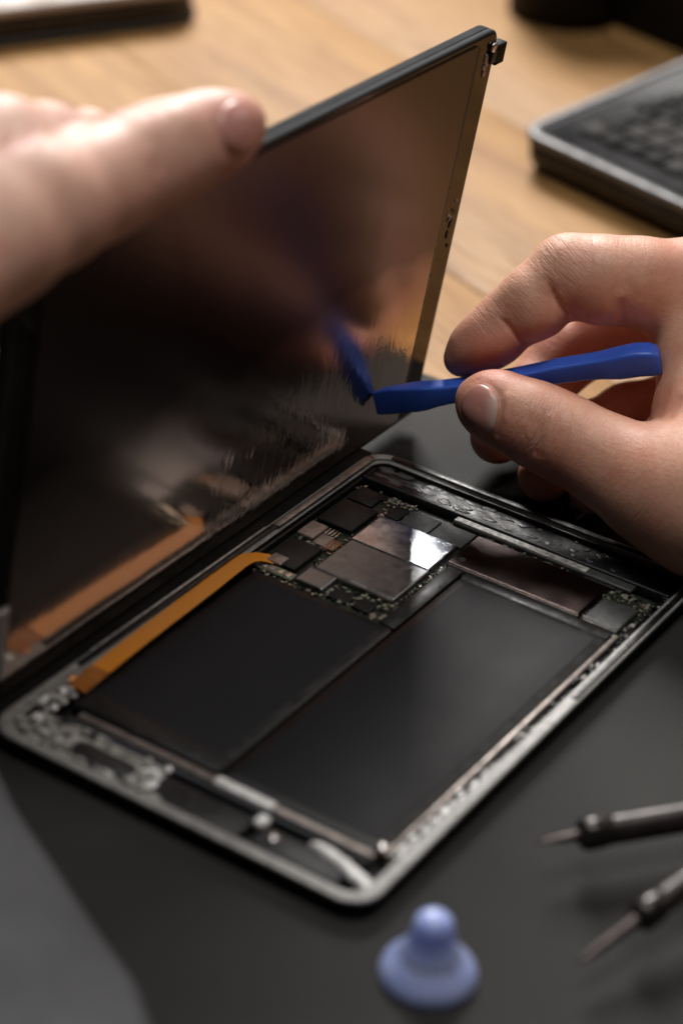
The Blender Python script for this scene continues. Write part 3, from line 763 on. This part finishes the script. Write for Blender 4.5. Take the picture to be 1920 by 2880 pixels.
def build_hand(name, fingers, palm, vox, mat, creases=(), bumps=(), reds=(), kpalm=9.0, kseg=4.0, wrinkles=()):
    """fingers, palm: chains of (u, v, depth, radius in photo pixels); the shape is worked out in camera millimetres"""
    def conv(ch): return [(cam_pt(u, v, d), r * d / FPX) for u, v, d, r in ch]
    FI = [conv(c) for c in fingers]; PA = [conv(c) for c in palm]
    allp = [x for c in FI + PA for x in c]
    lo = np.min([p - r for p, r in allp], 0) - 3 * vox - 1; hi = np.max([p + r for p, r in allp], 0) + 3 * vox + 1
    n = np.ceil((hi - lo) / vox).astype(int) + 1
    ax = [lo[i] + np.arange(n[i]) * vox for i in range(3)]
    def field(chains, ks, kc):
        tot = np.full(n, 60.0, np.float32)
        for ch in chains:
            f = np.full(n, 60.0, np.float32)
            for (a, ra), (b, rb) in zip(ch[:-1], ch[1:]):
                mlo = np.minimum(a - ra, b - rb) - 14; mhi = np.maximum(a + ra, b + rb) + 14
                i0 = np.clip(((mlo - lo) / vox).astype(int), 0, n - 1); i1 = np.clip(((mhi - lo) / vox).astype(int) + 1, 1, n)
                S = tuple(slice(i0[q], i1[q]) for q in range(3))
                G = np.stack(np.meshgrid(*[ax[q][S[q]] for q in range(3)], indexing='ij'), -1)
                f[S] = smin(f[S], round_cone(G, a, b, ra, rb), ks)
            tot = smin(tot, f, kc)
        return tot
    F = smin(field(FI, kseg, 1.2), field(PA, 8.0, 10.0), kpalm).astype(np.float32)
    V, Fc = surface_nets(F, lo, vox)
    # relief: creases and folds pressed into the near side of the skin
    def normals(V):
        N = np.zeros_like(V); a, b, c, d = (V[Fc[:, i]] for i in range(4))
        fn = np.cross(c - a, d - b)
        for i in range(4): np.add.at(N, Fc[:, i], fn)
        return N / (np.linalg.norm(N, axis=1, keepdims=True) + 1e-12)
    # light smoothing
    nb = np.zeros_like(V); ct = np.zeros(len(V))
    E_ = np.concatenate([Fc[:, [0, 1]], Fc[:, [1, 2]], Fc[:, [2, 3]], Fc[:, [3, 0]]])
    for _ in range(4):
        nb[:] = 0; ct[:] = 0
        np.add.at(nb, E_[:, 0], V[E_[:, 1]]); np.add.at(ct, E_[:, 0], 1)
        V = V * 0.5 + 0.5 * nb / np.maximum(ct, 1)[:, None]
    N = normals(V)
    if np.mean(np.sum(N * (V - V.mean(0)), 1)) < 0: Fc = Fc[:, ::-1]; N = -N
    u = V[:, 0] / V[:, 2] * FPX + 960; v = V[:, 1] / V[:, 2] * FPX + 1440
    front = np.clip(-N[:, 2] * 3 + 0.6, 0, 1)
    off = np.zeros(len(V))
    for poly, depth, w in creases:
        d = seg_dist(u, v, poly) * V[:, 2] / FPX
        e = np.hypot(u - poly[0][0], v - poly[0][1]) / (1e-6 + 0.45 * math.hypot(poly[-1][0] - poly[0][0], poly[-1][1] - poly[0][1]))
        tap = np.clip(e, 0.12, 1)
        off -= depth * tap * (np.exp(-(d / w) ** 2) * 0.65 + (0.55 * np.exp(-(d / (w * 4.5)) ** 2) if depth > 0.5 else 0)) * front
    V = V + N * off[:, None]
    for poly, hgt, w in bumps:
        d = seg_dist(u, v, poly) * V[:, 2] / FPX
        V = V + N * (hgt * np.exp(-(d / w) ** 2) * front)[:, None]
    red = np.zeros(len(V))
    for (ru, rv, rr, amt) in reds:
        red = np.maximum(red, amt * np.exp(-(((u - ru) ** 2 + (v - rv) ** 2) / (rr * rr))))
    wr = np.zeros((len(V), 3))
    for (ru, rv, rr, dx, dy, amt) in wrinkles:
        k = amt * np.exp(-(((u - ru) ** 2 + (v - rv) ** 2) / (rr * rr)) ** 2)
        al = ((u - ru) * dx + (v - rv) * dy) * 0.118; sd = (-(u - ru) * dy + (v - rv) * dx) * 0.118
        m = k > wr[:, 0]
        wr[m, 0] = k[m]; wr[m, 1] = al[m] * 0.95; wr[m, 2] = sd[m] * 0.13
    Wd = to_world(V) * MM
    me = bpy.data.meshes.new(name)
    me.from_pydata(Wd.tolist(), [], Fc.tolist()); me.update()
    at = me.attributes.new('red', 'FLOAT', 'POINT'); at.data.foreach_set('value', red.astype(np.float32))
    for nm, j in (('wrinkle', 0), ('wrinkle_along', 1), ('wrinkle_side', 2)):
        me.attributes.new(nm, 'FLOAT', 'POINT').data.foreach_set('value', wr[:, j].astype(np.float32))
    o = link(name, me, mat, smooth=True)
    return o
def nail(name, hand, poly, center, mat, parent, lift=0.45, pale=None, rings=9):
    me = hand.data
    tree = BVHTree.FromPolygons([vv.co for vv in me.vertices], [p.vertices[:] for p in me.polygons])
    o0 = Vector(CAM_POS * MM)
    def hit(u, v):
        d = Vector(np.array([(u - 960) / FPX, (v - 1440) / FPX, 1.0]) @ CAM_R).normalized()
        h = tree.ray_cast(o0, d)
        return h[0], h[1], d
    # smooth the outline
    P = [np.array(p, float) for p in poly]; pts = []
    m = len(P)
    for i in range(m):
        p0, p1, p2, p3 = P[i - 1], P[i], P[(i + 1) % m], P[(i + 2) % m]
        for t in (0, .25, .5, .75):
            pts.append(0.5 * (2 * p1 + (p2 - p0) * t + (2 * p0 - 5 * p1 + 4 * p2 - p3) * t * t + (3 * p1 - p0 - 3 * p2 + p3) * t ** 3))
    n = len(pts); c = np.array(center, float); verts = []; pv = []
    prof = [(k / rings, 1.0) for k in range(1, rings + 1)]
    h0, n0, d0 = hit(*c)
    verts.append(h0 + n0 * lift * MM); pv.append(c)
    for s, _ in prof:
        for p in pts:
            q = c + (p - c) * s
            h, nn, dd = hit(*q)
            if h is None: h, nn = verts[0], n0
            off = lift * (1 - s ** 5) + 0.18 * (1 if s < 1 else -2.4)
            verts.append(h + nn * off * MM); pv.append(q)
    faces = [(0, 1 + i, 1 + (i + 1) % n) for i in range(n)]
    for k in range(rings - 1):
        for i in range(n):
            j = (i + 1) % n
            faces.append((1 + k * n + i, 1 + (k + 1) * n + i, 1 + (k + 1) * n + j, 1 + k * n + j))
    o = pyd_obj(name, verts, faces, mat, parent)
    at = o.data.attributes.new('pale', 'FLOAT', 'POINT')
    if pale:
        at.data.foreach_set('value', [float(max(0, min(1, pale(q)))) for q in pv])
    return o

# right hand, holding the tool
DI = 806
right_f = [
    [(1296, 1010, 810, 50), (1340, 978, 808, 74), (1388, 940, 806, 84), (1437, 893, 804, 85), (1506, 846, 801, 100), (1598, 772, 800, 110), (1690, 786, 800, 120), (1790, 795, 803, 124), (1960, 812, 812, 138)],
    [(1398, 1228, 820, 78), (1440, 1180, 828, 82), (1500, 1110, 836, 86), (1570, 1020, 842, 94), (1640, 965, 843, 98), (1760, 930, 842, 104), (1960, 910, 842, 118)],
    [(1530, 1338, 805, 76), (1580, 1290, 822, 80), (1660, 1215, 840, 82), (1760, 1165, 846, 84), (1960, 1130, 848, 100)],
    [(1660, 1385, 800, 62), (1730, 1330, 810, 68), (1830, 1275, 820, 74), (1980, 1240, 826, 90)],
    [(1343, 1122, 792, 60), (1372, 1136, 789, 84), (1412, 1152, 787, 101), (1496, 1188, 784, 113), (1560, 1220, 782, 117), (1622, 1252, 780, 118), (1712, 1300, 777, 128), (1830, 1362, 771, 158), (1990, 1420, 760, 195)],
]
right_p = [
    [(1985, 840, 812, 150), (1978, 1000, 802, 122), (1985, 1180, 790, 140), (2010, 1400, 764, 195)],
    [(2010, 900, 835, 190), (2260, 1080, 812, 300), (2520, 1240, 788, 270), (3000, 1420, 763, 245)],
    [(2010, 1180, 822, 170), (2300, 1280, 778, 270), (2520, 1300, 780, 255)],
    [(1960, 1410, 766, 180), (2260, 1300, 768, 290)],
]
cre = [
    ([(1392, 882), (1428, 918), (1455, 950), (1470, 962)], 1.5, 0.85),
    ([(1530, 765), (1543, 802), (1560, 838), (1582, 868), (1606, 888)], 2.2, 1.1),
    ([(1747, 830), (1744, 868), (1750, 905)], 1.7, 1.0), ([(1775, 905), (1800, 935)], .6, .9),
    ([(1548, 1140), (1528, 1168), (1516, 1200), (1508, 1235), (1502, 1275)], 0.85, 0.5),
    ([(1588, 1155), (1578, 1190), (1572, 1230)], 0.35, 0.6),
    ([(1500, 1150), (1482, 1185), (1470, 1220)], 0.35, 0.65), ([(1484, 1205), (1500, 1225), (1494, 1255)], 0.4, 0.55),
    ([(1530, 1180), (1526, 1215), (1520, 1255), (1516, 1285)], 0.35, 0.45),
    ([(1468, 1225), (1486, 1240), (1480, 1262)], 0.35, 0.5),
    ([(1846, 1190), (1880, 1165), (1905, 1120)], 0.9, 1.4), ([(1880, 1060), (1870, 1110), (1850, 1170)], .5, 1.2),
    ([(1343, 1068), (1380, 1080), (1404, 1110), (1409, 1145), (1402, 1185), (1396, 1225)], 0.65, 0.55),
    ([(1314, 1082), (1343, 1068)], 0.35, 0.45),
]
bum = [([(1350, 990), (1400, 985), (1440, 965)], 1.4, 5.0), ([(1545, 905), (1500, 930)], 1.2, 4.0), ([(1640, 880), (1720, 885)], 1.0, 4.0), ([(1500, 905), (1540, 890)], 0.8, 5.0), ([(1660, 840), (1720, 850)], 0.9, 7.0),
       ([(1475, 1195), (1490, 1240)], 0.2, 1.6), ([(1512, 1165), (1500, 1220)], 0.15, 1.2), ([(1540, 1170), (1530, 1220)], 0.2, 1.2),
       ([(1424, 1110), (1420, 1180)], 0.35, 0.9)]
# fine skin wrinkles over the knuckles
for k in range(9):
    x = 1508 + k * 16; cre.append(([(x, 705 - k * 3 + R_(-4, 4)), (x + R_(6, 14), 735 - k * 3), (x + R_(8, 20), 760)], R_(.08, .16), .35))
for k in range(8):
    x = 1352 + k * 7; cre.append(([(x, 905 - k * 9), (x + R_(6, 14), 925 - k * 9), (x + R_(12, 24), 950 - k * 9)], R_(.06, .12), .3))
for k in range(7):
    x = 1600 + k * 16; cre.append(([(x, 1170 + k * 7), (x - R_(2, 8), 1200 + k * 7), (x - R_(6, 14), 1240 + k * 7)], R_(.05, .12), .5))
reds = [(1370, 1000, 100, 1.0), (1450, 965, 60, .8), (1560, 800, 60, .35), (1660, 800, 110, .30), (1350, 1130, 90, .55), (1500, 1170, 80, .35), (1400, 1240, 110, .8), (1530, 1340, 120, .8),
        (1600, 960, 140, .6), (1780, 1330, 120, .25), (1900, 720, 90, .3), (1870, 1130, 50, .5)]
wri = [(1575, 720, 85, -.72, .69, .9), (1375, 880, 60, -.75, .66, .55), (1515, 1200, 85, .92, .40, 1.0), (1640, 1240, 90, .9, .44, .35),
       (1450, 830, 90, -.7, .7, .25), (1760, 740, 120, -1, .1, .3), (1800, 1400, 150, .85, .5, .3), (1420, 1130, 40, .95, .3, .5)]
rh = build_hand('hand', right_f, right_p, 0.8, M['skin'], cre, bum, reds, wrinkles=wri)
tag(rh, 'hand reaching in from the edge, finger and thumb pinching the blue prying tool', 'hand')
nail('thumbnail', rh, [(1293, 1150), (1297, 1112), (1318, 1086), (1345, 1076), (1376, 1087), (1396, 1112), (1402, 1142), (1396, 1182), (1388, 1216), (1366, 1217), (1335, 1200), (1308, 1180)], (1350, 1146), M['nail'], rh,
     pale=lambda q: (q[0] - 1362) / 30 * (1 if q[1] > 1120 else .3))

# left hand, gripping the top of the screen
left_f = [
    [(664, 348, 652, 86), (604, 374, 648, 110), (540, 400, 644, 120), (450, 434, 638, 140), (360, 478, 630, 146), (260, 530, 620, 148), (140, 596, 606, 154), (0, 680, 592, 166), (-180, 780, 580, 205)],
    [(318, 368, 655, 36), (250, 392, 645, 74), (130, 405, 625, 106), (0, 408, 610, 130), (-160, 430, 600, 160)],
]
left_p = [
    [(-180, 460, 600, 180), (-380, 640, 590, 270), (-800, 860, 580, 300), (-1400, 1100, 560, 260)],
    [(-140, 620, 600, 180), (-320, 760, 590, 260)],
    [(220, 480, 622, 90), (60, 540, 602, 130), (-100, 590, 595, 190)],
]
# fingers curled round the back of the panel, written as world points
def back_finger(pts):
    out = []
    for (x, y, z, r) in pts:
        q = CAM_R @ (np.array([x, y, z]) - CAM_POS)
        out.append((q[0] / q[2] * FPX + 960, q[1] / q[2] * FPX + 1440, q[2], r * FPX / q[2]))
    return out
left_f.append(back_finger([(-22, 84, 132, 8.5), (-26, 66, 134, 9.5), (-30, 44, 136, 10.5), (-26, 16, 138, 12), (-14, -10, 142, 14)]))
left_f.append(back_finger([(-22, 74, 112, 8.5), (-27, 56, 114, 9.5), (-31, 36, 117, 10.5), (-28, 8, 120, 12), (-12, -20, 126, 15)]))
lcre = [([(618, 285), (600, 345), (616, 400), (646, 440)], 0.5, 1.1), ([(470, 320), (452, 390), (450, 470)], 0.7, 1.3), ([(440, 330), (420, 400)], 0.45, 1.1), ([(498, 320), (486, 380)], 0.4, 1.0),
        ([(10, 430), (30, 405), (40, 380)], .4, 1.2), ([(70, 415), (84, 390), (90, 370)], .4, 1.2)]
lred = [(670, 350, 110, .8), (30, 410, 26, .9), (82, 392, 24, .9), (700, 450, 90, .7), (420, 480, 160, .3)]
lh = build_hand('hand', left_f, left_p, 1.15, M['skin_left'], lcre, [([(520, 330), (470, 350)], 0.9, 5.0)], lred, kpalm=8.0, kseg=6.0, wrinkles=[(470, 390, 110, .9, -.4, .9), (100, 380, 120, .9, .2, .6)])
tag(lh, 'blurred pale hand whose thumb grips the top edge of the raised screen', 'hand')
nail('thumbnail', lh, [(616, 318), (644, 284), (686, 278), (718, 302), (733, 346), (726, 396), (692, 432), (644, 424), (618, 372)], (676, 352), M['nail'], lh, lift=0.35)

# ------------------------------------------------------------------ suction cup
cup = tag(empty('suction_cup', (153, -4, 0)), 'small translucent blue suction cup with a round knob standing on the mat', 'suction cup')
lathe('skirt', [(0.5, 1.6), (6.0, 1.3), (10.5, 0.5), (12.2, 0.0), (12.9, 0.4), (12.9, 1.5), (12.2, 3.4), (10.8, 5.2), (9.2, 6.8), (8.2, 8.2)], M['cup'], cup, 48)
lathe('knob', [(8.9, 7.2), (7.8, 8.8), (6.9, 10.6), (6.1, 12.8), (5.5, 15.0), (5.2, 17.0), (4.7, 18.8), (3.6, 20.1), (2.0, 20.8), (0.2, 21.0)], M['cup'], cup, 40)

# ------------------------------------------------------------------ screwdrivers
def driver(tip, collar, far, label, rblade, rcol, rhand):
    a = Vector(collar); ax = (Vector(far) - a).normalized()
    root = tag(empty('screwdriver', tuple(a)), label, 'screwdriver', 'precision screwdrivers lying on the mat')
    rotm = ax.to_track_quat('Z', 'Y').to_matrix().to_4x4()
    l = (Vector(tip) - a).length
    b = lathe('blade', [(0.15, -l - 1), (rblade * .35, -l + 1.2), (rblade * .8, -l + 6), (rblade * 1.1, -3), (rblade * 1.5, 0)], M['steel'], root, 20, rotm)
    lathe('collar', [(rblade, -1.2), (rcol * .8, -1.0), (rcol, 0.2), (rcol, 4.5), (rcol * .9, 7.0), (rhand, 8.5)], M['collar'], root, 28, rotm)
    lathe('handle', [(rhand * .96, 8.0), (rhand, 9.0), (rhand, 98), (rhand * 1.3, 104), (rhand * 2.2, 114), (rhand * 2.85, 124), (rhand * 2.85, 160), (rhand * 2.4, 166), (1, 167)], M['handle'], root, 28, rotm)
    return root
driver((156.2, 48.0, 11.5), (163.6, 58.7, 12.0), (182.3, 82.7, 12.0), 'dark screwdriver whose tip points at the tablet, the upper of two', 1.4, 4.7, 4.2)
driver((189.7, 15.0, 11.0), (191.8, 37.8, 12.0), (196.2, 53.7, 14.4), 'dark screwdriver with a glinting collar, the lower of two', 1.6, 4.4, 3.7)

# ------------------------------------------------------------------ laptop at the back, dark slab, black objects, cloth
lap = tag(empty('laptop', (-102, 491, -3)), 'blurred laptop with a silver rim and dark keys on the wooden table', 'laptop')
lap.rotation_euler = (math.radians(6.0), 0, math.radians(-15))
LW, LD = 168.0, 178.0
loft('body', [[(x, y, z) for x, y in rrect(i, LW - i, i, LD - i, r, 8)] for i, z, r in ((7, 0.0, 9), (3.5, 1.2, 10), (1.4, 5.0, 12), (0.6, 15.0, 13))], M['lap_side'], lap)
loft('rim', [[(x, y, z) for x, y in rrect(i, LW - i, i, LD - i, r, 8)] for i, z, r in ((0.6, 15.0, 13), (0, 15.8, 13), (0, 18.2, 13), (.8, 19.2, 12.6), (5.0, 19.2, 9), (5.4, 18.4, 8.8))], M['lap_rim'], lap, cap0=False, cap1=False)
loft('deck', [[(x, y, z) for x, y in rrect(5.3, LW - 5.3, 5.3, LD - 5.3, 8.8, 8)] for z in (15.2, 18.2)], M['deck'], lap)
box('rear_foot', 20, 148, 155, 168, -18.8, 3, M['lap_side'], lap, 2)
kmeshes = []
for mt in ('key', 'key_dark'):
    o = loft('key', [[(x, y, z) for x, y in rrect(i, 11.7 - i, i, 11.7 - i, 1.4, 3)] for i, z in ((0, 0), (0, 1.3), (.8, 2.1))], M[mt])
    kmeshes.append(o.data); bpy.data.objects.remove(o)
for r in range(12):
    for c in range(10):
        k = bpy.data.objects.new('key', kmeshes[1 if random.random() < 0.6 else 0]); COL.objects.link(k); k.parent = lap
        k.location = Vector((20 + c * 12.6 + (r % 3) * 3, 20 + r * 12.6, 18.25)) * MM

book = tag(empty('closed_notebook', (-330, 520, -3)), 'blurred taupe closed notebook lying behind the hand', 'notebook')
book.rotation_euler = (0, 0, math.radians(64))
loft('cover', [[(x, y, z) for x, y in rrect(-260 + i, 30 - i, 0 + i, 210 - i, 22, 8)] for i, z in ((1.0, 16), (0, 17), (0, 20), (1.0, 21))], M['taupe'], book)
loft('pages', [[(x, y, z) for x, y in rrect(-258, 28, 2, 208, 20, 8)] for z in (4, 16)], M['dark_edge'], book)
loft('lower_cover', [[(x, y, z) for x, y in rrect(-260, 30, 0, 210, 22, 8)] for z in (0.0, 4)], M['dark_edge'], book)

jar = tag(empty('black_canister', (-188, 697, -3)), 'blurred black round canister at the back of the table', 'canister')
lathe('body', [(2, 0), (29, 0), (31, 2), (31, 60), (29, 63)], M['black_matte'], jar, 40)
lathe('lid', [(30, 63), (32.5, 64), (32.5, 78), (30, 80), (2, 80.5)], M['dark_edge'], jar, 40)
case = tag(empty('black_case', (-170, 700, -3)), 'blurred large black case at the upper corner behind the laptop', 'case')
case.rotation_euler = (0, 0, math.radians(-16))
box('body', 0, 270, 0, 160, 0, 70, M['black_matte'], case, 8, 3)
box('lid', -1, 271, -1, 161, 70.3, 100, M['black_matte'], case, 8, 3)
box('latch', 120, 150, -5, -1, 60, 82, M['dark_edge'], case, 1)

# folded cloth at the near corner
bm = bmesh.new()
n = 40; rows = []
def edge_pt(t):   # near edge of the cloth on the mat
    pts = np.array([[-40, 12], [0, -3], [26, -20], [60, -38], [96, -56], [116, -72], [150, -105]], float)
    s = t * (len(pts) - 1); i = min(int(s), len(pts) - 2); f = s - i
    return pts[i] * (1 - f) + pts[i + 1] * f
for k in range(n + 1):
    p = edge_pt(k / n); row = []
    nrm = np.array([-0.42, -0.91])
    for j, (off, z) in enumerate([(-1, 0.1), (-2.0, 2.0), (2, 5.5), (9, 10), (18, 15), (30, 19), (50, 22), (90, 23.5), (150, 22.0), (150, 0.1)]):
        q = p + nrm * off
        zz = z * (1 + 0.10 * math.sin(k * .7 + j)) if 0 < j < 9 else z
        row.append(bm.verts.new((q[0] * MM, q[1] * MM, zz * MM)))
    rows.append(row)
for k in range(n):
    for j in range(len(rows[0]) - 1): bm.faces.new((rows[k][j], rows[k + 1][j], rows[k + 1][j + 1], rows[k][j + 1]))
for row in (rows[0], rows[-1]): bm.faces.new(row)
cl = bm_obj('folded_cloth', bm, M['cloth'], None, smooth=True)
tag(cl, 'soft grey folded cloth at the near corner of the mat', 'cloth')
